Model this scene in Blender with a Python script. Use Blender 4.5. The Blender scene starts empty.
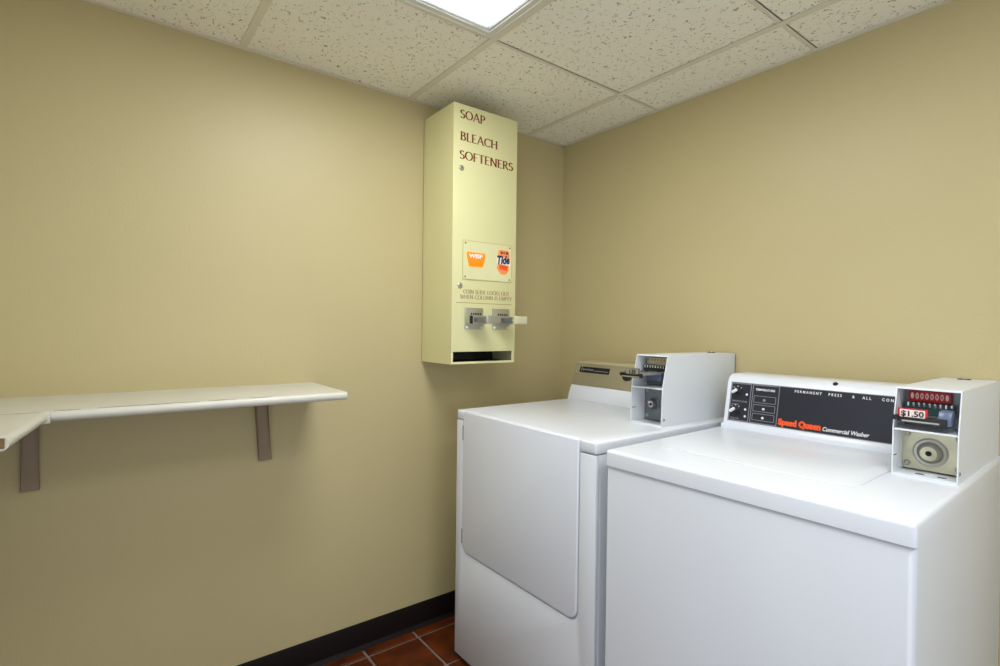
import bpy, bmesh, math, random
from mathutils import Matrix, Vector
random.seed(4)
S = bpy.context.scene
COL = S.collection
# ------------------------------------------------------------------ camera, world, exposure
cam_d = bpy.data.cameras.new('camera')
cam = bpy.data.objects.new('camera', cam_d); COL.objects.link(cam)
cam_d.sensor_width = 36.0; cam_d.lens = 36.0 * 525.11 / 1000.0
cam_d.clip_start = 0.02
R3 = Vector((0.79444729, -0.60720033, 0.01269931)); U3 = Vector((-0.00399823, 0.0156806, 0.99986906)); B3 = Vector((-0.60731995, -0.79439403, 0.01002968))
M = Matrix((R3, U3, B3)).transposed().to_4x4(); M.translation = Vector((-1.82872, -1.89162, 1.22379))
cam.matrix_world = M
S.camera = cam
W = bpy.data.worlds.new('world'); S.world = W; W.use_nodes = True
W.node_tree.nodes['Background'].inputs[0].default_value = (.86, .93, 1.0, 1)
W.node_tree.nodes['Background'].inputs[1].default_value = .82  # ambient fill, added to shine in through the open west and south sides
S.view_settings.view_transform = 'Standard'; S.view_settings.look = 'None'
S.view_settings.gamma = 1; S.view_settings.use_curve_mapping = False
S.view_settings.exposure = 0.38
LIGHT = 12.5          # ceiling panel emission
H = 2.127             # ceiling height
XW, YS = -2.29, -3.0  # west wall; south end left open for added fill
WO = -.80             # the west wall stops here; opening added for world fill light

# ------------------------------------------------------------------ materials
def srgb(r, g, b):
    f = lambda c: (c/255/12.92) if c/255 <= .04045 else ((c/255+.055)/1.055)**2.4
    return (f(r), f(g), f(b), 1)
def mat(name, col, rough=.5, metal=0, spec=.5, emit=None, es=0, coat=0, bump=None, var=None):
    m = bpy.data.materials.new(name); m.use_nodes = True
    nt = m.node_tree; p = nt.nodes['Principled BSDF']
    p.inputs['Base Color'].default_value = col
    p.inputs['Roughness'].default_value = rough; p.inputs['Metallic'].default_value = metal
    p.inputs['Specular IOR Level'].default_value = spec
    p.inputs['Coat Weight'].default_value = coat; p.inputs['Coat Roughness'].default_value = .1
    if emit: p.inputs['Emission Color'].default_value = emit; p.inputs['Emission Strength'].default_value = es
    tc = nt.nodes.new('ShaderNodeTexCoord')
    n = nt.nodes.new('ShaderNodeTexNoise'); nt.links.new(tc.outputs['Object'], n.inputs['Vector'])
    sc, amt = var or (9, .03)
    n.inputs['Scale'].default_value = sc
    mp = nt.nodes.new('ShaderNodeMapRange'); nt.links.new(n.outputs['Fac'], mp.inputs['Value'])
    mp.inputs['From Min'].default_value = .3; mp.inputs['From Max'].default_value = .7
    mp.inputs['To Min'].default_value = 1-amt; mp.inputs['To Max'].default_value = 1+amt
    mx = nt.nodes.new('ShaderNodeVectorMath'); mx.operation = 'SCALE'
    mx.inputs[0].default_value = col[:3]; nt.links.new(mp.outputs[0], mx.inputs['Scale'])
    nt.links.new(mx.outputs[0], p.inputs['Base Color'])
    if bump:
        nb = nt.nodes.new('ShaderNodeTexNoise'); nb.inputs['Scale'].default_value = bump[0]; nt.links.new(tc.outputs['Object'], nb.inputs['Vector'])
        b = nt.nodes.new('ShaderNodeBump'); b.inputs['Strength'].default_value = bump[1]; b.inputs['Distance'].default_value = bump[2]
        nt.links.new(nb.outputs['Fac'], b.inputs['Height']); nt.links.new(b.outputs[0], p.inputs['Normal'])
    return m
m_wall = mat('wall_paint', srgb(193, 179, 134), .42, spec=.35, bump=(160, .25, .002), var=(1.5, .02))
m_white = mat('white_enamel', srgb(226, 229, 236), .30, spec=.5, coat=.15, var=(2, .008))
m_whitecase = mat('white_powder_coat', srgb(226, 229, 233), .35, bump=(500, .1, .0005), var=(3, .01))
m_lam = mat('white_laminate', srgb(206, 203, 190), .35, var=(14, .03))
m_chip = mat('raw_chipboard', srgb(120, 90, 56), .9, var=(160, .35), bump=(220, .8, .002))
m_seam = mat('joint_gap', srgb(96, 84, 70), .8)
m_brkt = mat('bracket_brown_steel', srgb(140, 122, 98), .45, metal=.2, var=(30, .05))
m_base = mat('black_brown_rubber', srgb(20, 12, 10), .6, spec=.2, var=(20, .08))
m_dark = mat('dark_plastic', srgb(24, 24, 25), .35)
m_black = mat('black_void', srgb(10, 10, 10), .7)
m_grid = mat('grid_paint', srgb(222, 215, 196), .45)
m_cream = mat('cream_enamel', srgb(222, 217, 163), .33, var=(3, .012))
m_creamd = mat('cream_enamel_inside', srgb(196, 186, 130), .5)
m_ink = mat('maroon_ink', srgb(128, 48, 28), .6)
m_ink2 = mat('brown_ink', srgb(158, 132, 98), .6)
m_chrome = mat('chrome', srgb(205, 205, 205), .18, metal=1)
m_steel = mat('brushed_steel', srgb(190, 188, 178), .38, metal=.85, bump=(90, .15, .001))
m_zinc = mat('zinc_plate', srgb(205, 200, 172), .35, metal=.75, var=(40, .08))
m_grayz = mat('grey_zinc', srgb(128, 134, 138), .4, metal=.6, var=(40, .08))
m_gold = mat('champagne_metal', srgb(178, 170, 142), .36, metal=.55, var=(12, .04))
m_goldrim = mat('champagne_trim', srgb(206, 196, 160), .35, metal=.3)
m_panel = mat('console_black', srgb(34, 36, 48), .35, spec=.5, var=(6, .04))
m_red = mat('red_label', srgb(188, 34, 36), .4)
m_pinkw = mat('pink_white_label', srgb(236, 214, 208), .5)
m_orange = mat('orange_lettering', srgb(245, 84, 22), .5)
m_orangeb = mat('orange_badge', srgb(247, 148, 20), .45)
m_yel = mat('yellow_badge_edge', srgb(248, 214, 120), .45)
m_peach = mat('coral_badge', srgb(245, 150, 96), .45)
m_navy = mat('navy_lettering', srgb(34, 34, 66), .5)
m_wht = mat('white_print', srgb(236, 236, 236), .5)
m_gprint = mat('grey_print', srgb(150, 152, 158), .5)
m_blue = mat('blue_grey_plastic', srgb(92, 104, 130), .3)
m_pale = mat('pale_plastic_grip', srgb(200, 194, 160), .4)
m_teal = mat('teal_shadow_tint', srgb(52, 84, 84), .4, metal=.4)  # teal stands in for shadow between the washer's coin fingers
m_rim = mat('light_frame_paint', srgb(216, 216, 206), .4)
m_plate = mat('clear_cover_plate', srgb(224, 220, 172), .12, coat=.6)
m_diff = mat('light_diffuser', srgb(255, 255, 255), .6, emit=(.93, .97, 1.0, 1), es=LIGHT)
m_lip = mat('light_lip_grey', srgb(150, 152, 148), .5)

def tile_ceiling():
    m = bpy.data.materials.new('acoustic_tile'); m.use_nodes = True
    nt = m.node_tree; p = nt.nodes['Principled BSDF']; L = nt.links.new
    tc = nt.nodes.new('ShaderNodeTexCoord')
    # short wormy fissures: distorted voronoi specks
    nd = nt.nodes.new('ShaderNodeTexNoise'); nd.inputs['Scale'].default_value = 34; L(tc.outputs['Object'], nd.inputs['Vector'])
    va = nt.nodes.new('ShaderNodeVectorMath'); va.operation = 'MULTIPLY_ADD'; L(nd.outputs['Color'], va.inputs[0])
    va.inputs[1].default_value = (.045, .045, 0); L(tc.outputs['Object'], va.inputs[2])
    mpn = nt.nodes.new('ShaderNodeMapping'); mpn.inputs['Scale'].default_value = (1.0, .55, 1.0); mpn.inputs['Rotation'].default_value = (0, 0, .5); L(va.outputs[0], mpn.inputs['Vector'])
    v = nt.nodes.new('ShaderNodeTexVoronoi'); v.inputs['Scale'].default_value = 135; L(mpn.outputs[0], v.inputs['Vector'])
    n2 = nt.nodes.new('ShaderNodeTexNoise'); n2.inputs['Scale'].default_value = 55; n2.inputs['Detail'].default_value = 4; L(tc.outputs['Object'], n2.inputs['Vector'])
    ad = nt.nodes.new('ShaderNodeMath'); ad.operation = 'MULTIPLY_ADD'; L(n2.outputs['Fac'], ad.inputs[0]); ad.inputs[1].default_value = 1.1; L(v.outputs['Distance'], ad.inputs[2])
    rp = nt.nodes.new('ShaderNodeMapRange'); L(ad.outputs[0], rp.inputs['Value'])
    rp.inputs['From Min'].default_value = .66; rp.inputs['From Max'].default_value = .82
    mx = nt.nodes.new('ShaderNodeMix'); mx.data_type = 'RGBA'; L(rp.outputs[0], mx.inputs['Factor'])
    mx.inputs[6].default_value = srgb(172, 163, 141); mx.inputs[7].default_value = srgb(244, 240, 226)
    L(mx.outputs[2], p.inputs['Base Color']); p.inputs['Roughness'].default_value = .9
    b = nt.nodes.new('ShaderNodeBump'); b.inputs['Strength'].default_value = .5; b.inputs['Distance'].default_value = .003
    L(rp.outputs[0], b.inputs['Height']); L(b.outputs[0], p.inputs['Normal'])
    return m
m_tile = tile_ceiling()

def floor_mat():
    m = bpy.data.materials.new('terracotta_quarry_tile'); m.use_nodes = True
    nt = m.node_tree; p = nt.nodes['Principled BSDF']; L = nt.links.new
    tc = nt.nodes.new('ShaderNodeTexCoord')
    n = nt.nodes.new('ShaderNodeTexNoise'); n.inputs['Scale'].default_value = 14; n.inputs['Detail'].default_value = 6; L(tc.outputs['Object'], n.inputs['Vector'])
    r = nt.nodes.new('ShaderNodeValToRGB'); L(n.outputs['Fac'], r.inputs[0])
    r.color_ramp.elements[0].position = .3; r.color_ramp.elements[0].color = srgb(66, 24, 2)
    r.color_ramp.elements[1].position = .7; r.color_ramp.elements[1].color = srgb(106, 46, 6)
    L(r.outputs[0], p.inputs['Base Color']); p.inputs['Roughness'].default_value = .5; p.inputs['Specular IOR Level'].default_value = .3
    b = nt.nodes.new('ShaderNodeBump'); b.inputs['Strength'].default_value = .2; b.inputs['Distance'].default_value = .003
    L(n.outputs['Fac'], b.inputs['Height']); L(b.outputs[0], p.inputs['Normal'])
    return m
m_floor = floor_mat()
m_grout = mat('grey_grout', srgb(132, 116, 106), .8, var=(60, .1))

# ------------------------------------------------------------------ mesh helpers
def bevel(bm, geom_edges, w, seg=2):
    if w > 0 and geom_edges:
        bmesh.ops.bevel(bm, geom=list(geom_edges), offset=w, segments=seg, profile=.5, affect='EDGES', clamp_overlap=True)
def merge(dst, src, mtx=None):
    if mtx is not None: src.transform(mtx)
    me = bpy.data.meshes.new('t'); src.to_mesh(me); dst.from_mesh(me); bpy.data.meshes.remove(me); src.free()
def box(bm, x0, x1, y0, y1, z0, z1, bev=0, seg=2, mtx=None, which=None):
    b = bmesh.new(); bmesh.ops.create_cube(b, size=1)
    b.transform(Matrix.Translation(((x0+x1)/2, (y0+y1)/2, (z0+z1)/2)) @ Matrix.Diagonal((abs(x1-x0), abs(y1-y0), abs(z1-z0), 1)))
    es = [e for e in b.edges if which is None or which(e)]
    bevel(b, es, bev, seg); merge(bm, b, mtx); return bm
def prism(bm, pts, axis, a, b_, bev=0, seg=2, mtx=None):
    """closed 2-D outline extruded along axis ('x': pts=(y,z); 'y': pts=(x,z); 'z': pts=(x,y))"""
    b = bmesh.new()
    def P(u, v, w): return {'x': (w, u, v), 'y': (u, w, v), 'z': (u, v, w)}[axis]
    lo = [b.verts.new(P(u, v, a)) for u, v in pts]; hi = [b.verts.new(P(u, v, b_)) for u, v in pts]
    n = len(pts); b.faces.new(lo); b.faces.new(hi[::-1])
    for i in range(n): b.faces.new((lo[i], hi[i], hi[(i+1) % n], lo[(i+1) % n]))
    bmesh.ops.recalc_face_normals(b, faces=b.faces)
    if bev: bevel(b, [e for e in b.edges if e.calc_face_angle(0) > .5], bev, seg)
    merge(bm, b, mtx); return bm
def rrect(x0, x1, y0, y1, r, n=5, corners=(1, 1, 1, 1)):
    out = []
    for k, (cx, cy, a0) in enumerate(((x1-r, y1-r, 0), (x0+r, y1-r, 90), (x0+r, y0+r, 180), (x1-r, y0+r, 270))):
        if corners[k]:
            for i in range(n+1):
                a = math.radians(a0+90*i/n); out.append((cx+r*math.cos(a), cy+r*math.sin(a)))
        else: out.append((((x1, y1), (x0, y1), (x0, y0), (x1, y0))[k]))
    return out
def cyl(bm, c, axis, r, h, r2=None, n=28, bev=0, mtx=None):
    b = bmesh.new(); bmesh.ops.create_cone(b, cap_ends=True, segments=n, radius1=r, radius2=r if r2 is None else r2, depth=h)
    if bev: bevel(b, [e for e in b.edges if e.calc_face_angle(0) > .8], bev, 2)
    rot = {'x': Matrix.Rotation(math.pi/2, 4, 'Y'), 'y': Matrix.Rotation(math.pi/2, 4, 'X'), 'z': Matrix.Identity(4)}[axis]
    b.transform(Matrix.Translation(c) @ rot); merge(bm, b, mtx); return bm
def lathe(bm, prof, mtx, n=36):
    """profile [(r, h)] revolved around local Z, then mtx"""
    b = bmesh.new(); rings = []
    for r, h in prof:
        if r < 1e-6: rings.append([b.verts.new((0, 0, h))])
        else: rings.append([b.verts.new((r*math.cos(2*math.pi*i/n), r*math.sin(2*math.pi*i/n), h)) for i in range(n)])
    for A, B in zip(rings, rings[1:]):
        for i in range(n):
            j = (i+1) % n
            if len(A) == 1 and len(B) == 1: continue
            if len(A) == 1: b.faces.new((A[0], B[i], B[j]))
            elif len(B) == 1: b.faces.new((A[i], B[0], A[j]))
            else: b.faces.new((A[i], B[i], B[j], A[j]))
    bmesh.ops.recalc_face_normals(b, faces=b.faces); merge(bm, b, mtx); return bm
def obj(name, bm, m, parent=None, label=None, cat=None, group=None, kind=None, off=None, ang=35):
    if off is not None: bm.transform(Matrix.Translation(off))
    for f in bm.faces: f.smooth = True
    for e in bm.edges:
        if len(e.link_faces) == 2 and e.calc_face_angle(0) > math.radians(ang): e.smooth = False
    me = bpy.data.meshes.new(name); bm.to_mesh(me); bm.free(); me.materials.append(m)
    o = bpy.data.objects.new(name, me); COL.objects.link(o)
    if parent is not None: o.parent = parent
    if label: o['label'] = label
    if cat: o['category'] = cat
    if group: o['group'] = group
    if kind: o['kind'] = kind
    return o
def thing(name, label, cat, loc, rz=0, group=None):
    o = bpy.data.objects.new(name, None); COL.objects.link(o); o.location = loc; o.rotation_euler = (0, 0, rz)
    o['label'] = label; o['category'] = cat
    if group: o['group'] = group
    return o
def struct(name, bm, m, parent=None): return obj(name, bm, m, parent, kind='structure')
NB = bmesh.new
def text_bm(body, size, mtx, shear=0, bold=0, ext=.0003, align='LEFT', sx=1, spacing=1):
    c = bpy.data.curves.new('t', 'FONT'); c.body = body; c.size = size; c.shear = shear; c.offset = bold
    c.extrude = ext; c.align_x = align; c.space_character = spacing; c.resolution_u = 3
    o = bpy.data.objects.new('t', c); COL.objects.link(o)
    bpy.context.view_layer.update()
    me = bpy.data.meshes.new_from_object(o.evaluated_get(bpy.context.evaluated_depsgraph_get()))
    b = bmesh.new(); b.from_mesh(me)
    bpy.data.objects.remove(o); bpy.data.curves.remove(c); bpy.data.meshes.remove(me)
    b.transform(mtx @ Matrix.Diagonal((sx, 1, 1, 1))); return b
def frame(o, x, y, z):
    m = Matrix((Vector(x), Vector(y), Vector(z))).transposed().to_4x4(); m.translation = Vector(o); return m
# serif capitals drawn with a flat nib (thick uprights, thin crossbars)
def arc(cx, cy, rx, ry, a0, a1, n=12): return [(cx+rx*math.cos(math.radians(a0+(a1-a0)*i/n)), cy+ry*math.sin(math.radians(a0+(a1-a0)*i/n))) for i in range(n+1)]
GL = {
 'S': (.52, [arc(.27, .74, .2, .22, 35, 270, 10)[:] + arc(.25, .27, .22, .25, 90, -150, 10)]),
 'O': (.82, [arc(.41, .5, .37, .48, 0, 360, 24)]),
 'C': (.74, [arc(.43, .5, .38, .48, 42, 318, 20)]),
 'D': (.76, [[(.1, 0), (.1, 1)], [(.1, .98)] + arc(.28, .5, .42, .48, 90, -90, 14) + [(.1, .02)]]),
 'A': (.76, [[(.04, 0), (.37, 1)], [(.37, 1), (.72, 0)], [(.17, .36), (.58, .36)]]),
 'P': (.56, [[(.1, 0), (.1, 1)], [(.1, .98)] + arc(.26, .73, .24, .25, 90, -90, 10) + [(.1, .48)]]),
 'B': (.60, [[(.1, 0), (.1, 1)], [(.1, .98)] + arc(.26, .76, .2, .22, 90, -90, 10) + [(.1, .54)], [(.1, .54)] + arc(.28, .28, .25, .26, 90, -90, 10) + [(.1, .02)]]),
 'L': (.52, [[(.1, 0), (.1, 1)], [(.1, .02), (.5, .02)]]),
 'E': (.56, [[(.1, 0), (.1, 1)], [(.1, .02), (.52, .02)], [(.1, .52), (.44, .52)], [(.1, .98), (.5, .98)]]),
 'F': (.54, [[(.1, 0), (.1, 1)], [(.1, .52), (.44, .52)], [(.1, .98), (.52, .98)]]),
 'H': (.78, [[(.1, 0), (.1, 1)], [(.66, 0), (.66, 1)], [(.1, .52), (.66, .52)]]),
 'T': (.62, [[(.31, 0), (.31, 1)], [(.01, .98), (.61, .98)]]),
 'N': (.80, [[(.1, 0), (.1, 1)], [(.1, 1), (.68, 0)], [(.68, 0), (.68, 1)]]),
 'R': (.64, [[(.1, 0), (.1, 1)], [(.1, .98)] + arc(.26, .75, .22, .23, 90, -90, 10) + [(.1, .52)], [(.28, .5), (.62, 0)]]),
 'I': (.24, [[(.12, 0), (.12, 1)]]),
 'K': (.68, [[(.1, 0), (.1, 1)], [(.6, 1), (.14, .48)], [(.26, .58), (.66, 0)]]),
 'W': (1.02, [[(.03, 1), (.28, 0)], [(.28, 0), (.5, .95)], [(.5, .95), (.74, 0)], [(.74, 0), (.98, 1)]]),
 'M': (.92, [[(.1, 0), (.14, 1)], [(.14, 1), (.45, .05)], [(.45, .05), (.77, 1)], [(.77, 1), (.81, 0)]]),
 'U': (.76, [[(.1, 1), (.1, .3)] + arc(.37, .3, .27, .29, 180, 360, 10) + [(.64, 1)]]),
 'Y': (.68, [[(.02, 1), (.34, .48)], [(.66, 1), (.34, .48)], [(.34, .48), (.34, 0)]]),
}
def serif_text(s, h, width, mtx, thick=.15, thin=.06, th=.0004):
    b = bmesh.new(); x = 0; total = sum(.4 if c == ' ' else GL[c][0]+.07 for c in s)
    sx = width/total
    def quad(ps):
        lo = [b.verts.new((p[0]*sx, p[1]*h, 0)) for p in ps]; hi = [b.verts.new((p[0]*sx, p[1]*h, th)) for p in ps]
        b.faces.new(lo); b.faces.new(hi[::-1])
        for i in range(4): b.faces.new((lo[i], hi[i], hi[(i+1) % 4], lo[(i+1) % 4]))
    for c in s:
        if c == ' ': x += .4; continue
        wd, strokes = GL[c]
        for st in strokes:
            for p, q in zip(st, st[1:]):
                dx, dy = q[0]-p[0], q[1]-p[1]; l = math.hypot(dx, dy) or 1
                w = (thin+(thick-thin)*abs(dy/l)**1.3)/2
                if len(st) == 2 and c in 'ANMWUY' and dy*dx > 0: w *= .6
                nx, ny = -dy/l*w, dx/l*w; ex, ey = dx/l*.01, dy/l*.01
                quad([(x+p[0]-ex+nx, p[1]-ey+ny), (x+p[0]-ex-nx, p[1]-ey-ny), (x+q[0]+ex-nx, q[1]+ey-ny), (x+q[0]+ex+nx, q[1]+ey+ny)])
            if len(st) == 2 and abs(st[1][1]-st[0][1]) > .9:
                for e in st:
                    if c in 'AMNWY' and .02 < e[1] < .9 : continue
                    ky = .0 if e[1] < .5 else .955
                    quad([(x+e[0]-.12, ky), (x+e[0]+.12, ky), (x+e[0]+.12, ky+.045), (x+e[0]-.12, ky+.045)])
        x += wd+.07
    bmesh.ops.recalc_face_normals(b, faces=b.faces)
    b.transform(mtx); return b

# ------------------------------------------------------------------ room shell
b = NB(); box(b, XW-.1, .1, YS-.1, .1, -.1, -.006)
fl = struct('floor', b, m_grout)
b = NB(); pitch = .2105; g = .011
x = -1.03
xs = [-1.03+pitch*k for k in range(-6, 6)]; ys = [-.066-pitch*k for k in range(-1, 18)]
for x0 in xs:
    for y0 in ys:
        X0, X1 = max(x0+g/2, XW), min(x0+pitch-g/2, 0); Y1, Y0 = min(y0-g/2, -.004), max(y0-pitch+g/2, YS)
        if X1-X0 > .01 and Y1-Y0 > .01: box(b, X0, X1, Y0, Y1, -.012, 0, .0025, 1, which=lambda e: all(v.co.z > -.001 for v in e.verts))
struct('floor_tiles', b, m_floor, fl)
b = NB(); box(b, XW-.1, .1, 0, .1, -.1, H+.1); struct('wall_north', b, m_wall)
b = NB(); box(b, 0, .1, YS-.1, 0, -.1, H+.1); struct('wall_east', b, m_wall)
b = NB(); box(b, XW-.1, XW, WO, 0, -.1, H+.1); struct('wall_west', b, m_wall)     # stub; the gap beyond is added to admit fill light
prof = [(0, 0), (.022, 0), (.016, .005), (.0085, .012), (.007, .03), (.007, .088), (.004, .0945), (0, .0953)]
b = NB(); prism(b, [(-u, v) for u, v in prof], 'x', XW, 0); struct('baseboard_north', b, m_base)
b = NB(); prism(b, [(-u, v) for u, v in prof], 'y', YS, -.007); struct('baseboard_east', b, m_base)
b = NB(); prism(b, [(XW+u, v) for u, v in prof], 'y', WO, -.007); struct('baseboard_west', b, m_base)

# suspended ceiling: tiles, T-bars, wall angle
GX = [-.2401-.61*k for k in range(4)]; GY = [-.5518-.6026*k for k in range(4)]
xe = [0]+GX+[XW]; ye = [0]+GY+[YS]
lights = {(2, 1), (2, 3)}
b = NB()
for i in range(len(xe)-1):
    for j in range(len(ye)-1):
        if (i, j) in lights: continue
        dz = random.uniform(-.001, .001)
        box(b, xe[i+1]+.002, xe[i]-.002, ye[j+1]+.0075, ye[j]-.0075, H+.001+dz, H+.02, .002, 1)
box(b, XW, 0, YS, 0, H+.05, H+.06)
box(b, XW-.1, .1, YS-.1, .1, H+.12, H+.2)
struct('ceiling', b, m_tile)
n = 1
for x in GX:
    b = NB(); box(b, x-.012, x+.012, YS, 0, H-.003, H, .0008, 1); box(b, x-.002, x+.002, YS, 0, H, H+.035); struct('trim_%d' % n, b, m_grid); n += 1
for y in GY:
    b = NB()
    for i in range(len(xe)-1):
        box(b, xe[i+1]+(.0125 if i < 4 else 0), xe[i]-(.0125 if i else 0), y-.0055, y+.0055, H-.001, H+.002, .0008, 1)
    struct('trim_%d' % n, b, m_grid); n += 1
b = NB()
for a in ((XW, 0, -.018, 0), (-.018, 0, YS, 0), (XW, XW+.018, YS, 0)):
    box(b, *a, H-.004, H-.0005, .0006, 1)
struct('trim_%d' % n, b, m_grid)
def ceiling_light(i, j, label):
    x1, x0, y1, y0 = xe[i]-.012, xe[i+1]+.012, ye[j]-.011, ye[j+1]+.011
    cx, cy = (x0+x1)/2, (y0+y1)/2
    t = thing('ceiling_light', label, 'light', (cx, cy, H), group=None)
    hx, hy = (x1-x0)/2, (y1-y0)/2
    def ring(bm, a, z0, b_, z1):     # rectangular ring from inset a (height z0) to inset b_ (height z1)
        A = [bm.verts.new((sx*(hx-a), sy*(hy-a), z0)) for sx, sy in ((-1, -1), (1, -1), (1, 1), (-1, 1))]
        B = [bm.verts.new((sx*(hx-b_), sy*(hy-b_), z1)) for sx, sy in ((-1, -1), (1, -1), (1, 1), (-1, 1))]
        for k in range(4): bm.faces.new((A[k], B[k], B[(k+1) % 4], A[(k+1) % 4]))
    b = NB(); pr = [(0, .03), (0, -.004), (.002, -.006), (.005, -.006), (.007, -.004), (.024, -.004), (.027, -.001), (.027, .03)]
    for (a, z0), (c, z1) in zip(pr, pr[1:]): ring(b, a, z0, c, z1)
    bmesh.ops.remove_doubles(b, verts=b.verts, dist=1e-6); obj('frame', b, m_rim, t)
    b = NB(); pr = [(.027, .000), (.030, -.002), (.033, .000), (.037, .008), (.037, .03)]
    for (a, z0), (c, z1) in zip(pr, pr[1:]): ring(b, a, z0, c, z1)
    bmesh.ops.remove_doubles(b, verts=b.verts, dist=1e-6); obj('inner_lip', b, m_lip, t, 'grey inner lip of the light frame')
    b = NB(); box(b, -hx+.036, hx-.036, -hy+.036, hy-.036, .008, .014); obj('diffuser', b, m_diff, t)
    b = NB(); box(b, -hx+.002, hx-.002, -hy+.002, hy-.002, .03, .09, .004); obj('housing', b, m_rim, t)
ceiling_light(2, 1, 'square white lit ceiling panel light set in the tile grid above the washers')
ceiling_light(2, 3, 'square lit ceiling panel light at the back of the room, away from the washers')

# ------------------------------------------------------------------ corner folding shelf
ZS = 1.0218; T = .024
def nosing_prof(d, sgn=1):  # depth profile with rounded front, back at 0 -> front at -d
    pts = [(0, ZS), (0, ZS-T+.004)]
    pts += [(-d+.03, ZS-T+.004), (-d+.028, ZS-T)]
    pts += [(-d+.011*(1-math.sin(math.radians(a))), ZS-T/2-T/2*math.cos(math.radians(a))) for a in range(0, 181, 20)]
    return pts
b = NB(); prism(b, nosing_prof(.339), 'x', XW, -1.2246)
sh = obj('wall_shelf', b, m_lam, None, 'long white laminate shelf running along the left wall on two brown brackets', 'shelf', off=None)
random.seed(11)
for a, c, hw in ((-1.83, -1.62, .0013), (-1.60, -1.53, .0016), (-1.50, -1.44, .0010), (-1.91, -1.86, .0012)):
    b = NB(); yy = -.3295; m_ = 10
    pts = [(a+(c-a)*i/m_, yy+random.uniform(-.0006, .0006)) for i in range(m_+1)]
    w_ = [.0002+hw*math.sin(math.pi*i/m_)*random.uniform(.4, 1) for i in range(m_+1)]
    prism(b, [(p[0], p[1]-w) for p, w in zip(pts, w_)]+[(p[0], p[1]+w) for p, w in zip(pts[::-1], w_[::-1])], 'z', ZS-.0006, ZS+.0003)
    obj('edge_scuff', b, m_seam, sh, 'dark scuff worn along the front edge')
b = NB(); box(b, -.0012, .0012, 0, .33, ZS-T+.003, ZS-.001, 0, mtx=Matrix.Translation((-1.2244, -.334, 0)))
obj('end_cap', b, m_lam, sh)
# side shelf (short leg of the L)
b = NB()
X1, X2 = -1.928, -1.958
pr = nosing_prof(-1.918-XW)
prism(b, [(XW-u, v) for u, v in pr], 'y', -.643, -.3405)
b.transform(Matrix.Identity(4))
for v in b.verts:                     # front edge runs slightly out of square
    if v.co.x > -2.1: v.co.x -= .034*((-.3405-v.co.y)/.3025)
ss = obj('wall_shelf', b, m_lam, None, 'short white laminate shelf at the left edge with a raw chipboard end', 'shelf')
b = NB(); box(b, XW+.002, -1.958, -.6452, -.643, ZS-T+.0045, ZS-.0015, .0005, 1)
obj('chipboard_end', b, m_chip, ss, 'raw brown chipboard end')
b = NB(); box(b, -1.936, -1.914, -.3475, -.3395, ZS-T-.002, ZS+.001, .002)
obj('joint_cap', b, m_lam, ss)
b = NB(); box(b, XW, -1.926, -.3408, -.3392, ZS-.001, ZS+.0003)
obj('joint_seam', b, m_seam, ss, 'dark joint line between the two shelves')
def bracket(name_label, xc, xb, wd, z0):
    t = thing('shelf_bracket', name_label, 'bracket', (xc, 0, z0))
    h = ZS-T-z0
    dx = xc-xb
    # upright: channel with a slight lean and a turned-out foot
    b = NB()
    n_ = 10; L_, R_ = [], []
    for i in range(n_+1):
        u = i/n_; z = h*u
        sh_ = -dx*(1-u) + .0
        wl = -wd/2; wr = wd/2-.003*math.sin(u*math.pi)
        L_.append((sh_+wl, z)); R_.append((sh_+wr, z))
    prism(b, L_+R_[::-1], 'y', -.012, 0, .0012, 1)
    obj('upright', b, m_brkt, t)
    b = NB(); pf = [(0, 0), (0, h*.96), (-.020, h*.96), (-.018, h*.5), (-.010, .01), (-.008, 0)]
    for s in (-1, 1):
        pp = [(y, z) for y, z in pf]
        q = NB(); prism(q, pp, 'x', -.001, .001)
        for v in q.verts: v.co.x += s*(wd/2-.003) - dx*(1-v.co.z/h)
        merge(b, q)
    obj('flange', b, m_brkt, t)
    b = NB(); box(b, -wd/2, wd/2, -.25, 0, h-.005+.004, h+.003, .001, 1); obj('arm', b, m_brkt, t)
bracket('brown metal shelf bracket near the free right end of the long shelf', -1.3957, -1.3795, .041, .767)
bracket('brown metal shelf bracket under the corner joint of the two shelves', -1.975, -1.973, .040, .769)

# ------------------------------------------------------------------ soap dispenser
DX0, DX1, DY, DZ0, DZ1 = -.7835, -.4801, .2252, 1.0837, 2.0623
t = thing('soap_dispenser', 'tall cream wall-mounted coin dispenser cabinet for soap, bleach and softeners', 'dispenser', ((DX0+DX1)/2, -DY/2, DZ0))
o_ = Vector((-(DX0+DX1)/2, DY/2, -DZ0))
b = NB(); tk = .0025
fr = -DY+.003
box(b, DX0, DX0+tk, fr, 0, DZ0, DZ1-.001); box(b, DX1-tk, DX1, fr, 0, DZ0, DZ1-.001)
box(b, DX0, DX1, -.003, -.0002, DZ0, DZ1); box(b, DX0+tk, DX1-tk, fr, -.003, DZ1-.005, DZ1-.001); box(b, DX0+tk, DX1-tk, fr, -.003, DZ0, DZ0+tk)
box(b, DX0, DX1, -DY, -DY+.003, DZ0, DZ0+.009, .0012)            # front lip of the delivery tray
box(b, DX0, DX0+.009, -DY+.0005, -DY+.004, DZ0+.009, DZ0+.052, 0); box(b, DX1-.014, DX1, -DY+.0005, -DY+.004, DZ0+.009, DZ0+.052, 0)
obj('cabinet', b, m_cream, t, off=o_)
b = NB(); prism(b, [(-DY+.006, DZ0+.003), (-.08, DZ0+.006), (-.075, DZ0+.06), (-DY+.03, DZ0+.062), (-DY+.03, DZ0+.061), (-.077, DZ0+.058), (-.082, DZ0+.008), (-DY+.006, DZ0+.0045)], 'x', DX0+.004, DX1-.004)
obj('delivery_chute', b, m_dark, t, off=o_)
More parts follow.
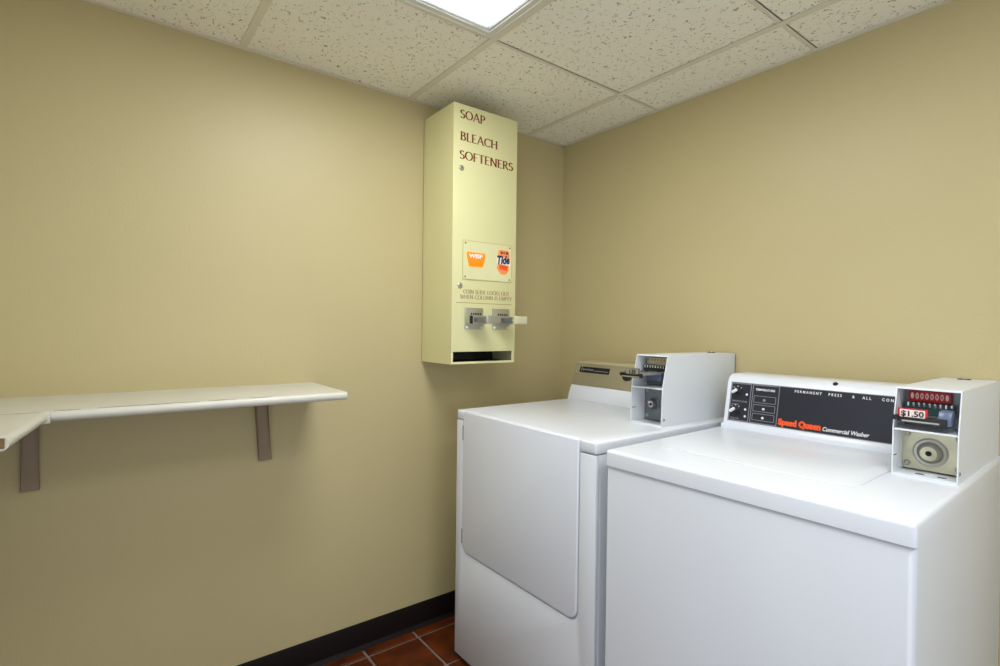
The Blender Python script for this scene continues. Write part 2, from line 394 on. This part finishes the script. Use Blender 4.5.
b = NB(); box(b, DX0-.0005, DX1+.0005, -DY-.0015, -DY+.0015, DZ0+.047, DZ1, .0012)
box(b, DX0-.0005, DX0+.0015, -DY, -DY+.010, DZ0+.047, DZ1, .0005, 1); box(b, DX1-.0015, DX1+.0005, -DY, -DY+.010, DZ0+.047, DZ1, .0005, 1)
door = obj('door', b, m_cream, t, off=o_)
YF = -DY-.0016
def fm(x, z, y=YF): return frame((x, y, z), (1, 0, 0), (0, 0, 1), (0, -1, 0))
for s, x, z, w in (('SOAP', -.7555, 2.0095, .116), ('BLEACH', -.7535, 1.9270, .176), ('SOFTENERS', -.7565, 1.8570, .258)):
    obj('lettering', serif_text(s, .0315, w, fm(x, z), .17, .075), m_ink, t, off=o_)
obj('notice_text', serif_text('COIN SLIDE LOCKS OUT', .0145, .222, fm(-.7335, 1.3525), .15, .07), m_ink2, t, off=o_)
obj('notice_text', serif_text('WHEN COLUMN IS EMPTY', .0145, .250, fm(-.7475, 1.3325), .15, .07), m_ink2, t, off=o_)
b = NB(); box(b, -.7650, -.5000, YF-.0002, YF, 1.3160, 1.3180); obj('rule_line', b, m_ink2, t, off=o_)
for z, x in ((1.8227, -.7480), (1.3815, -.7490)):
    b = NB(); lathe(b, [(0, .006), (.0035, .006), (.0035, .004), (.0085, .004), (.0105, .0025), (.011, 0)], fm(x, z))
    k = obj('lock', b, m_steel, t, off=o_)
    b = NB(); box(b, x-.001, x+.001, YF-.0066, YF-.004, z-.0028, z+.0028); obj('keyhole', b, m_dark, k, off=o_)
# clear cover plate with its two product badges and four screws
b = NB(); box(b, -.7370, -.5035, YF-.002, YF, 1.4075, 1.5535, .0008, 1); pl = obj('cover_plate', b, m_plate, t, off=o_)
b = NB()
for (x0, x1, z0, z1) in ((-.738, -.5025, 1.5530, 1.5548), (-.738, -.5025, 1.4062, 1.4080), (-.7385, -.7372, 1.4062, 1.5548), (-.5035, -.5022, 1.4062, 1.5548)):
    box(b, x0, x1, YF-.0024, YF, z0, z1)
obj('plate_edge', b, m_creamd, pl, off=o_)
for x in (-.727, -.5135):
    for z in (1.4165, 1.5440):
        b = NB(); lathe(b, [(0, .002), (.002, .002), (.0038, .001), (.004, 0)], fm(x, z, YF-.002)); obj('screw', b, m_ink2, pl, off=o_)
YB = YF-.0022
badge = [(-.7235, 1.5145), (-.718, 1.519), (-.637, 1.5185), (-.6315, 1.513), (-.6325, 1.499), (-.643, 1.455), (-.649, 1.4515), (-.708, 1.451), (-.7130, 1.4545), (-.7235, 1.498)]
cx_, cz_ = -.6775, 1.487
badge = [(cx_+(u-cx_)*.93, cz_+(v-cz_)*.80-.002) for u, v in badge]
b = NB(); prism(b, [(cx_+(u-cx_)*1.10, cz_+(v-cz_)*1.14) for u, v in badge], 'y', YB-.0004, YB+.0002); obj('product_badge', b, m_yel, pl, off=o_, label='yellow-edged orange badge')
b = NB(); prism(b, badge, 'y', YB-.0008, YB-.0003); bo = obj('product_badge', b, m_orangeb, pl, off=o_)
obj('badge_text', text_bm('WISP', .022, fm(-.7105, 1.4895, YB-.0011), bold=.0009, sx=1.25), m_wht, pl, off=o_)
tb = [(-.5805, 1.497), (-.573, 1.503), (-.571, 1.530), (-.560, 1.534), (-.520, 1.532), (-.5155, 1.526), (-.5155, 1.505), (-.508, 1.498), (-.5115, 1.480), (-.519, 1.476), (-.519, 1.450), (-.533, 1.437), (-.556, 1.437), (-.571, 1.450), (-.578, 1.462), (-.572, 1.478)]
b = NB(); prism(b, [(-.545+(u+.545)*1.08, 1.486+(v-1.486)*1.05) for u, v in tb], 'y', YB-.0004, YB+.0002); obj('product_badge', b, m_yel, pl, off=o_, label='pale-edged coral badge')
b = NB(); prism(b, tb, 'y', YB-.0008, YB-.0003); obj('product_badge', b, m_peach, pl, off=o_)
b = NB(); prism(b, [(-.566, 1.456), (-.526, 1.452), (-.524, 1.472), (-.566, 1.474)], 'y', YB-.0010, YB-.0007); obj('product_badge', b, m_orange, pl, off=o_)
b = NB(); prism(b, [(-.578, 1.478), (-.512, 1.472), (-.510, 1.500), (-.579, 1.507)], 'y', YB-.0010, YB-.0007); obj('badge_band', b, m_wht, pl, off=o_)
for x, w_ in ((-.560, .010), (-.546, .006), (-.534, .012)):
    b = NB(); box(b, x, x+w_, YB-.0012, YB-.0007, 1.517, 1.527); obj('badge_mark', b, m_ink, pl, off=o_)
obj('badge_text', text_bm('Tide', .044, fm(-.5800, 1.4770, YB-.0014) @ Matrix.Rotation(.06, 4, 'Z'), shear=.25, bold=.0020, sx=.80), m_navy, pl, off=o_)
# two coin slides pulled out toward the room
for k, xc in enumerate((-.6850, -.5555)):
    sl = obj('coin_slide', box(NB(), xc-.042, xc+.042, YF-.007, YF, 1.216, 1.2985, .003, 2), m_steel, t, off=o_)
    b = NB()
    for i in range(5): box(b, xc-.018+i*.0105, xc-.012+i*.0105, YF-.0078, YF-.006, 1.272, 1.279)
    obj('coin_slots', b, m_dark, sl, off=o_)
    b = NB(); box(b, xc-.040, xc+.034, YF-.036, YF-.006, 1.236, 1.268, .002)
    for i in range(4): box(b, xc-.026+i*.016, xc-.022+i*.016, YF-.0375, YF-.03, 1.240, 1.264, .0006, 1)
    obj('slide_housing', b, m_steel, sl, off=o_)
    b = NB(); box(b, xc-.040, xc-.028, YF-.037, YF-.03, 1.238, 1.268); obj('slide_gap', b, m_dark, sl, off=o_)
    b = NB(); box(b, xc-.024, xc+.030, YF-.118, YF-.034, 1.243, 1.248, .001, 1)
    box(b, xc+.026, xc+.030, YF-.118, YF-.034, 1.246, 1.262, .001, 1); box(b, xc-.024, xc-.020, YF-.100, YF-.034, 1.246, 1.262, .001, 1)
    obj('slide_tray', b, m_grayz, sl, off=o_)
    b = NB(); box(b, xc-.028, xc+.034, YF-.128, YF-.115, 1.238, 1.268, .004, 3); box(b, xc-.02, xc+.026, YF-.118, YF-.08, 1.2475, 1.2565, .003)
    obj('slide_grip', b, m_pale if k else m_steel, sl, off=o_)
    for s in (-1, 1):
        b = NB(); lathe(b, [(0, .003), (.003, .003), (.005, .001), (.0055, 0)], fm(xc+s*.034, 1.2235, YF-.007)); obj('mounting_screw', b, m_wht, sl, off=o_)

# ------------------------------------------------------------------ coin box shared by both machines
def coin_box(par, ox, oy, oz, w, h, L, zdiv, depth_lo, depth_up, slide_out, price, off, washer, profile):
    """local frame of the machine: x into the room wall, -y across; (ox,oy,oz) = front left bottom corner"""
    F = lambda bm: bm.transform(Matrix.Translation((ox, oy, oz)))
    tk = .0025
    b = NB()
    prism(b, profile, 'y', -tk, 0, .0006, 1); prism(b, profile, 'y', -w, -w+tk, .0006, 1)
    xt = profile[2][0] if len(profile) == 5 else profile[-3][0]
    box(b, xt, L, -w+.0005, -.0005, h-tk, h, .0006, 1); box(b, .001, L, -w+.0005, -.0005, 0, tk)
    box(b, L-tk, L, -w, 0, 0, h)
    box(b, .004, depth_up+.004, -w+tk, -tk, zdiv-.002, zdiv+.002, .0006, 1)
    # front rims
    box(b, xt-.001, xt+.006, -w+tk, -tk, h-.0045, h-.001, .0004, 1); box(b, -.0005, .002, -w+.001, -.001, -.0005, .006, .0005, 1)
    F(b); c = obj('coin_box', b, m_whitecase, par, off=off)
    # lower bay: lock plate
    b = NB(); box(b, depth_lo, depth_lo+.003, -w+tk, -tk, .006, zdiv-.004, 0); F(b); obj('lock_plate', b, m_zinc if washer else m_grayz, c, off=off)
    cy = -.5*w+(.004 if washer else .02); cz = zdiv*.47 if washer else zdiv*.50
    cy = -w*.47 if washer else -w*.32
    fr = frame((depth_lo, cy, cz), (0, -1, 0), (0, 0, 1), (-1, 0, 0))
    R = .030 if washer else .022
    b = NB(); lathe(b, [(R*1.05, 0), (R*1.05, .003), (R*.93, .005), (R*.80, .004), (R*.74, .001), (R*.66, .004), (R*.60, .010), (R*.5, .012)], fr); F(b)
    obj('lock_ring', b, m_steel if washer else m_grayz, c, off=off)
    b = NB(); lathe(b, [(R*.56, .004), (R*.56, .014), (R*.50, .017), (R*.20, .0155), (R*.19, .010), (0, .010)], fr); F(b)
    obj('lock_cylinder', b, m_zinc if washer else m_chrome, c, off=off)
    b = NB(); lathe(b, [(R*.19, .0160), (R*.19, .0163), (0, .0163)], fr); F(b); obj('keyway', b, m_black, c, off=off)
    for sy in (-.012, -w+.012):
        for sz in (.018, zdiv-.016):
            if not washer and sy < -.05: continue
            b = NB(); lathe(b, [(0, .0035), (.0035, .0035), (.0055, .0015), (.006, 0)], frame((depth_lo, sy, sz), (0, -1, 0), (0, 0, 1), (-1, 0, 0))); F(b)
            obj('screw', b, m_steel, c, off=off)
    if washer:
        for sy in (-.042, -.080):
            b = NB(); prism(b, rrect(.034, .044, sy-.008, sy+.008, .0045), 'z', tk, tk+.0006); F(b); obj('floor_slot', b, m_dark, c, off=off)
    b = NB(); box(b, .006, .026, -tk-.0006, -tk+.0001, zdiv*.40, zdiv*.40+.002); F(b); obj('side_slit', b, m_seam, c, off=off)
    # upper bay: mechanism behind, coin slots and fingers
    b = NB(); box(b, depth_up, depth_up+.003, -w+tk, -tk, zdiv+.002, h-tk); F(b); obj('mechanism_plate', b, m_grayz, c, off=off)
    wl0, wl1 = -.012, -w+.026
    nslot = 8
    xr = depth_up-.012
    if washer:
        b = NB(); box(b, xr, xr+.01, wl1, wl0, h-.034, h-.010, .0012); F(b); obj('slot_window', b, m_red, c, off=off)
        b = NB()
        for i in range(nslot):
            y = wl0-.007+(wl1-wl0+.014)*i/(nslot-1)
            prism(b, [(y+.0028*math.cos(a), h-.0215+.0068*math.sin(a)) for a in [2*math.pi*k/12 for k in range(12)]], 'x', xr-.0006, xr+.0002)
        F(b); obj('slot_digits', b, m_pinkw, c, off=off)
        b = NB()
        for i in range(nslot-2):
            y = wl0-.007+(wl1-wl0+.014)*(i+1)/(nslot-1)
            prism(b, [(y+.0013*math.cos(a), h-.0215+.0046*math.sin(a)) for a in [2*math.pi*k/10 for k in range(10)]], 'x', xr-.0011, xr-.0005)
        F(b); obj('slot_digits', b, m_red, c, off=off)
    else:
        b = NB(); box(b, xr, xr+.01, wl1-.01, wl0, h-.034, h-.010, .0012); F(b); obj('slot_window', b, m_zinc, c, off=off)
        b = NB()
        for i in range(6): box(b, xr-.001, xr, wl0-.010-.012*i, wl0-.006-.012*i, h-.022, h-.014)
        F(b); obj('slot_digits', b, m_ink2, c, off=off)
    b = NB()
    for i in range(nslot+1):
        y = wl0-.003+(wl1-wl0+.0)*i/nslot
        box(b, xr-.016, xr-.002, y-.0026, y+.0016, h-.044, h-.0345, .0008, 1)
    F(b); obj('coin_fingers', b, m_chrome, c, off=off)
    b = NB(); box(b, xr-.012, xr+.008, wl1-.004, wl0+.004, h-.062, h-.036); F(b); obj('finger_shadow', b, m_teal if washer else m_dark, c, off=off)  # solid block, its colour paints the shadow between the fingers
    # the slide
    xs = -.006-slide_out
    zs = zdiv+(.028 if washer else .045)
    b = NB(); box(b, xs+.012, depth_up-.004, -.090, -.008, zs-.002, zs+.001, .0006, 1)
    box(b, xs+.012, depth_up-.004, -.012, -.008, zs, zs+.006, .0006, 1); box(b, xs+.012, depth_up-.004, -.090, -.086, zs, zs+.006, .0006, 1)
    F(b); obj('slide_tray', b, m_steel, c, off=off)
    b = NB(); box(b, xs, xs+.014, -.094 if washer else -.086, -.009 if washer else -.016, zs-.010, zs+.004, .002); cyl(b, (xs+.004, -.006 if washer else -.013, zs-.001), 'x', .0055, .014)
    F(b); obj('slide_bar', b, m_dark, c, off=off)
    b = NB(); box(b, xs-.0015, xs, -.082, -.018, zs-.0085, zs-.005, .0005, 1); F(b); obj('slide_bar_trim', b, m_steel, c, off=off)
    b = NB(); PY = 0 if washer else -.018
    b = NB(); box(b, xs+.001, xs+.007, -.062+PY, -.010+PY, zs-.002, zs+.020, .0012); F(b); obj('price_holder', b, m_red if washer else m_grayz, c, off=off)
    b = NB(); box(b, xs, xs+.0012, -.058+PY, -.014+PY, zs+.001, zs+.0175, .0004, 1); F(b); obj('price_plate', b, m_pinkw if washer else m_steel, c, off=off)
    q = text_bm(price, .0165, frame((xs-.0003, -.036+PY, zs+.0035), (0, -1, 0), (0, 0, 1), (-1, 0, 0)), bold=.0004, align='CENTER', sx=1.08 if washer else 1.0); F(q)
    obj('price_text', q, m_dark, c, off=off)
    if washer:
        b = NB(); prism(b, [(-.001, zs-.010), (.001, zs+.006), (.009, zs+.019), (.030, zs+.021), (.036, zs+.014), (.036, zs-.010)], 'y', -.100, -.078, .002, 2, Matrix.Translation((xs+.004, 0, 0)))
        F(b); obj('slide_handle', b, m_blue, c, off=off)
    else:
        b = NB(); prism(b, [(y, z) for y, z in [(-.030+.016*math.cos(a), zs-.008+.016*math.sin(a)) for a in [math.pi+math.pi*k/12 for k in range(13)]]], 'x', xs, xs+.012, .001, 1)
        F(b); obj('slide_handle', b, m_dark, c, off=off)
        b = NB(); box(b, .045, .07, -.085, -.030, zs-.026, zs+.004, .002); F(b); obj('slide_block', b, m_blue, c, off=off)
    # lock on the lid near the wall
    b = NB(); lathe(b, [(0, .003), (.003, .003), (.0045, .0045), (.009, .004), (.010, 0)], frame((L-.045, -w*.45, h), (1, 0, 0), (0, 1, 0), (0, 0, 1))); F(b)
    k = obj('lid_lock', b, m_chrome, c, off=off)
    b = NB(); lathe(b, [(.0095, .0), (.0140, .0), (.0140, .0018), (.0095, .0018)], frame((L-.045, -w*.45, h), (1, 0, 0), (0, 1, 0), (0, 0, 1))); F(b)
    obj('lock_bezel', b, m_dark, c, off=off)
    b = NB(); lathe(b, [(0, .0015), (.003, .0015), (.0045, 0)], frame((.014, -w, .022), (1, 0, 0), (0, 0, 1), (0, -1, 0))); F(b); obj('side_screw', b, m_grayz, c, off=off)
    return c

# ------------------------------------------------------------------ dryer
FX, FY, w, D = -.775, -.2583, .683, .735
ztop, zs = .9203, .8853
t = thing('clothes_dryer', 'white front-loading coin dryer in the corner with a champagne control panel', 'dryer', (FX+D/2, FY-w/2, 0))
off = Vector((-D/2, w/2, 0))
b = NB(); box(b, .0125, D, -w, 0, .03, zs-.0012, .010, 3, which=lambda e: abs(e.verts[0].co.z-e.verts[1].co.z) > .5)
obj('cabinet', b, m_white, t, off=off)
dl, dr, db = -.0455, -.6200, .4125
r = .035
def uprofile():
    o = [(0, .022), (-w, .022), (-w, zs-.0012), (dr-.004, zs-.0012)]
    o += [(dr-.004, db-.004+r)] + [(dr-.004+r-r*math.cos(math.radians(a)), db-.004+r-r*math.sin(math.radians(a))) for a in range(15, 90, 15)] + [(dr-.004+r, db-.004)]
    o += [(dl+.004-r, db-.004)] + [(dl+.004-r+r*math.sin(math.radians(a)), db-.004+r-r*math.cos(math.radians(a))) for a in range(15, 90, 15)] + [(dl+.004, db-.004+r), (dl+.004, zs-.0012), (0, zs-.0012)]
    return o
b = NB(); prism(b, uprofile(), 'x', 0, .0125, .0028, 2); obj('front_panel', b, m_white, t, off=off)
b = NB()
prism(b, rrect(dr, dl, db, ztop-.002, r, 6, (0, 0, 1, 1)), 'x', -.0025, .0115, .0035, 3)
dd = obj('door', b, m_white, t, off=off)
for z0, z1 in ((.815, .868), (.440, .492)):
    b = NB(); box(b, -.0032, .010, dl-.0015, dl+.0030, z0, z1, .0008, 1); obj('hinge', b, m_grayz, dd, off=off)
b = NB()
prism(b, [(0, .0), (D, 0), (D, -w), (0, -w), (0, dr-.0035), (.0125, dr-.0035), (.0125, dl+.0035), (0, dl+.0035)], 'z', zs+.001, ztop, .007, 3)
obj('top_panel', b, m_white, t, off=off)
b = NB()
prism(b, [(.566, ztop-.001), (.5655, ztop+.008), (.586, .9805), (.592, .9825), (D, .9825), (D, ztop-.001)], 'y', -.642, -.004, .002, 2)
c = obj('console', b, m_white, t, off=off)
b = NB()
prism(b, [(.5875, .983), (.6195, 1.0765), (.6245, 1.0805), (.632, 1.082), (.715, 1.082), (D, 1.072), (D, .983)], 'y', -.641, -.005, .0015, 2)
obj('console_hood', b, m_goldrim, c, off=off)
tilt = math.atan2(.6195-.5875, 1.0765-.983)
PX = lambda z: .5875+(z-.983)*math.tan(tilt)
def dpanel(y, z, d): return frame((PX(z)-d, y, z), (0, -1, 0), (math.sin(tilt), 0, math.cos(tilt)), (-math.cos(tilt), 0, math.sin(tilt)))
def rect_on(mf, wd, ht, th=.0006): # plate from origin right/up on frame
    q = NB(); box(q, 0, wd, 0, ht, 0, th); q.transform(mf); return q
q = rect_on(dpanel(-.007, .985, .0002), -.020+.640+.006, .0955, .0008); cp = obj('control_panel', q, m_gold, t, off=off)
q = rect_on(dpanel(-.034, 1.0365, .0010), .166, .0255, .0006); obj('nameplate', q, m_black, cp, off=off)
q = NB()
for a in ((0, .030, 0, .002), (0, .030, .026, .028), (0, .002, 0, .028), (.028, .030, 0, .028), (.009, .021, .008, .010), (.009, .021, .018, .020), (.009, .011, .008, .020), (.019, .021, .008, .020)): box(q, *a, 0, .0006)
q.transform(dpanel(-.016, 1.0360, .0010)); obj('logo', q, m_goldrim, cp, off=off)
obj('nameplate_text', text_bm('Speed Queen', .0115, dpanel(-.050, 1.0465, .0018), bold=.0002), m_gprint, cp, off=off)
q = rect_on(dpanel(-.118, 1.0450, .0017), .074, .0022, .0002); obj('nameplate_line', q, m_gprint, cp, off=off)
for sx in (.04, D-.05):
    for sy in (-.04, -w+.04):
        b = NB(); lathe(b, [(0, 0), (.022, 0), (.022, .012), (.010, .018), (.010, .032), (0, .032)], Matrix.Translation((sx, sy, 0))); obj('leg', b, m_dark, t, off=off)
coin_box(t, .335, -.5265, ztop-.0005,   .120, .2225, .433, .118, .072, .080, .056, '1.25', off, False,
         [(0, 0), (.004, .120), (.030, .2225), (.433, .2225), (.433, 0)])

# ------------------------------------------------------------------ washer
FX, FY, w, D = -.7866, -.984, .6467, .775
yaw = .022
ztop, zs = .9135, .8724
dv = Vector((math.cos(yaw), math.sin(yaw), 0)); fv = Vector((math.sin(yaw), -math.cos(yaw), 0))
cpos = Vector((FX, FY, 0))+dv*D/2+fv*w/2
t = thing('washing_machine', 'white top-loading coin washer in the foreground with a black control panel', 'washer', cpos, yaw)
off = Vector((-D/2, w/2, 0))
b = NB(); box(b, 0.002, D, -w+.0004, -.0004, .03, zs+.0004, .012, 4, which=lambda e: abs(e.verts[0].co.z-e.verts[1].co.z) > .5 or (max(v.co.x for v in e.verts) < .01 and min(v.co.z for v in e.verts) > .5))
obj('cabinet', b, m_white, t, off=off)
b = NB(); box(b, -.001, D, -w, 0, zs+.0008, ztop, .009, 4, which=lambda e: max(v.co.z for v in e.verts) > .9)
obj('top_panel', b, m_white, t, off=off)
b = NB(); prism(b, rrect(.137, .60, -.517, -.070, .045, 7, (0, 0, 1, 1)), 'z', ztop-.001, ztop+.0034, .0030, 3)
obj('lid', b, m_white, t, off=off)
cprof = [(.545, ztop-.001), (.545, ztop+.006), (.552, ztop+.016), (.556, .935), (.581, 1.062), (.590, 1.074), (.600, 1.081), (.614, 1.085), (.70, 1.085), (.722, 1.074), (.722, ztop-.001)]
b = NB(); prism(b, cprof, 'y', -.630, -.018, .004, 3)
c = obj('console', b, m_white, t, off=off)
tilt = math.atan2(.581-.556, 1.062-.935)
PX = lambda z: .556+(z-.935)*math.tan(tilt)
b = NB(); box(b, .544, .722, -.634, -.016, ztop-.002, ztop+.0165, .003, 3); obj('rear_deck', b, m_white, t, off=off)
q = rect_on(dpanel(-.032, .9385, .0002), .590, .1235, .0010); p_ = obj('control_panel', q, m_panel, t, off=off)
def ol(y, z, wd, ht, lw, name='panel_outline', m=m_gprint):
    q = NB()
    for a in ((0, wd, 0, lw), (0, wd, ht-lw, ht), (0, lw, 0, ht), (wd-lw, wd, 0, ht)): box(q, *a, 0, .0004)
    q.transform(dpanel(y, z, .0013)); return obj(name, q, m, p_, off=off)
ol(-.0345, .9410, .0630, .1180, .0016); ol(-.1020, .9410, .0800, .1180, .0016)
ol(-.0325, .9390, .589, .1225, .0012)
for k in range(3): ol(-.1080, .9500+.0265*k, .0660, .0215, .0012, 'button_outline')
for k in range(3):
    q = NB(); lathe(q, [(0, .002), (.003, .002), (.0038, .0008), (.004, 0)], dpanel(-.140, .9590+.0265*k, .0013)); obj('indicator_lamp', q, m_wht if k < 2 else m_gprint, p_, off=off)
obj('panel_text', text_bm('TEMPERATURE', .0088, dpanel(-.1110, 1.0400, .0014), bold=.0002), m_wht, p_, off=off)
for z, s in ((.999, 'WASH & RINSE'), (.9885, 'FABRIC'), (.9455, 'PUSH IN')):
    obj('panel_text', text_bm(s, .0072, dpanel(-.0405, z, .0014)), m_gprint, p_, off=off)
for z, y in ((1.030, -.0540), (.972, -.0530)):
    q = NB(); lathe(q, [(.0125, 0), (.0125, .004), (.0100, .006), (.0095, .014), (.0080, .0155), (0, .0155)], dpanel(y, z, .0013)); kn = obj('knob', q, m_dark, p_, off=off)
    q = NB(); box(q, -.0042, .0042, -.0095, .0095, .0145, .0235, .0025, 3); q.transform(dpanel(y, z, .0013) @ Matrix.Rotation(-.9, 4, 'Z')); obj('knob_pointer', q, m_wht, p_, off=off)
    q = NB()
    for a in (50, 90, 130): box(q, -.001, .001, .0155, .0195, 0, .0004, mtx=Matrix.Rotation(math.radians(a-90), 4, 'Z'))
    q.transform(dpanel(y, z, .0013)); obj('knob_ticks', q, m_wht, p_, off=off)
for z, y in ((1.024, -.0850), (.978, -.0850), (.957, -.0860)):
    q = NB(); lathe(q, [(0, .0015), (.0030, .0015), (.0036, 0)], dpanel(y, z, .0013)); obj('indicator_lamp', q, m_wht, p_, off=off)
for word, y in (('PERMANENT', -.2240), ('PRESS', -.3130), ('&', -.3710), ('ALL', -.3950), ('CON', -.4390)):
    obj('panel_text', text_bm(word, .0105, dpanel(y, 1.0450, .0014), spacing=1.6, sx=.84, bold=.0002), m_wht, p_, off=off)
obj('brand_text', text_bm('Speed Queen', .0240, dpanel(-.1870, .9480, .0014), bold=.0016, sx=.87), m_orange, p_, off=off)
obj('brand_text', text_bm('Commercial Washer', .0160, dpanel(-.3050, .9475, .0014), shear=.22, sx=.82, bold=.0003), m_wht, p_, off=off)
b = NB(); lathe(b, [(0, .004), (.0045, .0035), (.0065, .001), (.0068, 0)], frame((.5945, -.324, 1.0775), (0, -1, 0), (.7, 0, .7), (-.62, 0, .78))); obj('lock_button', b, m_dark, c, off=off)
for sx in (.05, D-.05):
    for sy in (-.045, -w+.045):
        b = NB(); lathe(b, [(0, 0), (.022, 0), (.022, .012), (.010, .018), (.010, .032), (0, .032)], Matrix.Translation((sx, sy, 0))); obj('leg', b, m_dark, t, off=off)
coin_box(t, .3340, -.5240, ztop-.0003, .1130, .1915, .440, .100, .070, .082, -.004, '$1.50', off, True,
         [(0, 0), (.004, .103), (.025, .1915), (.440, .1915), (.440, 0)])
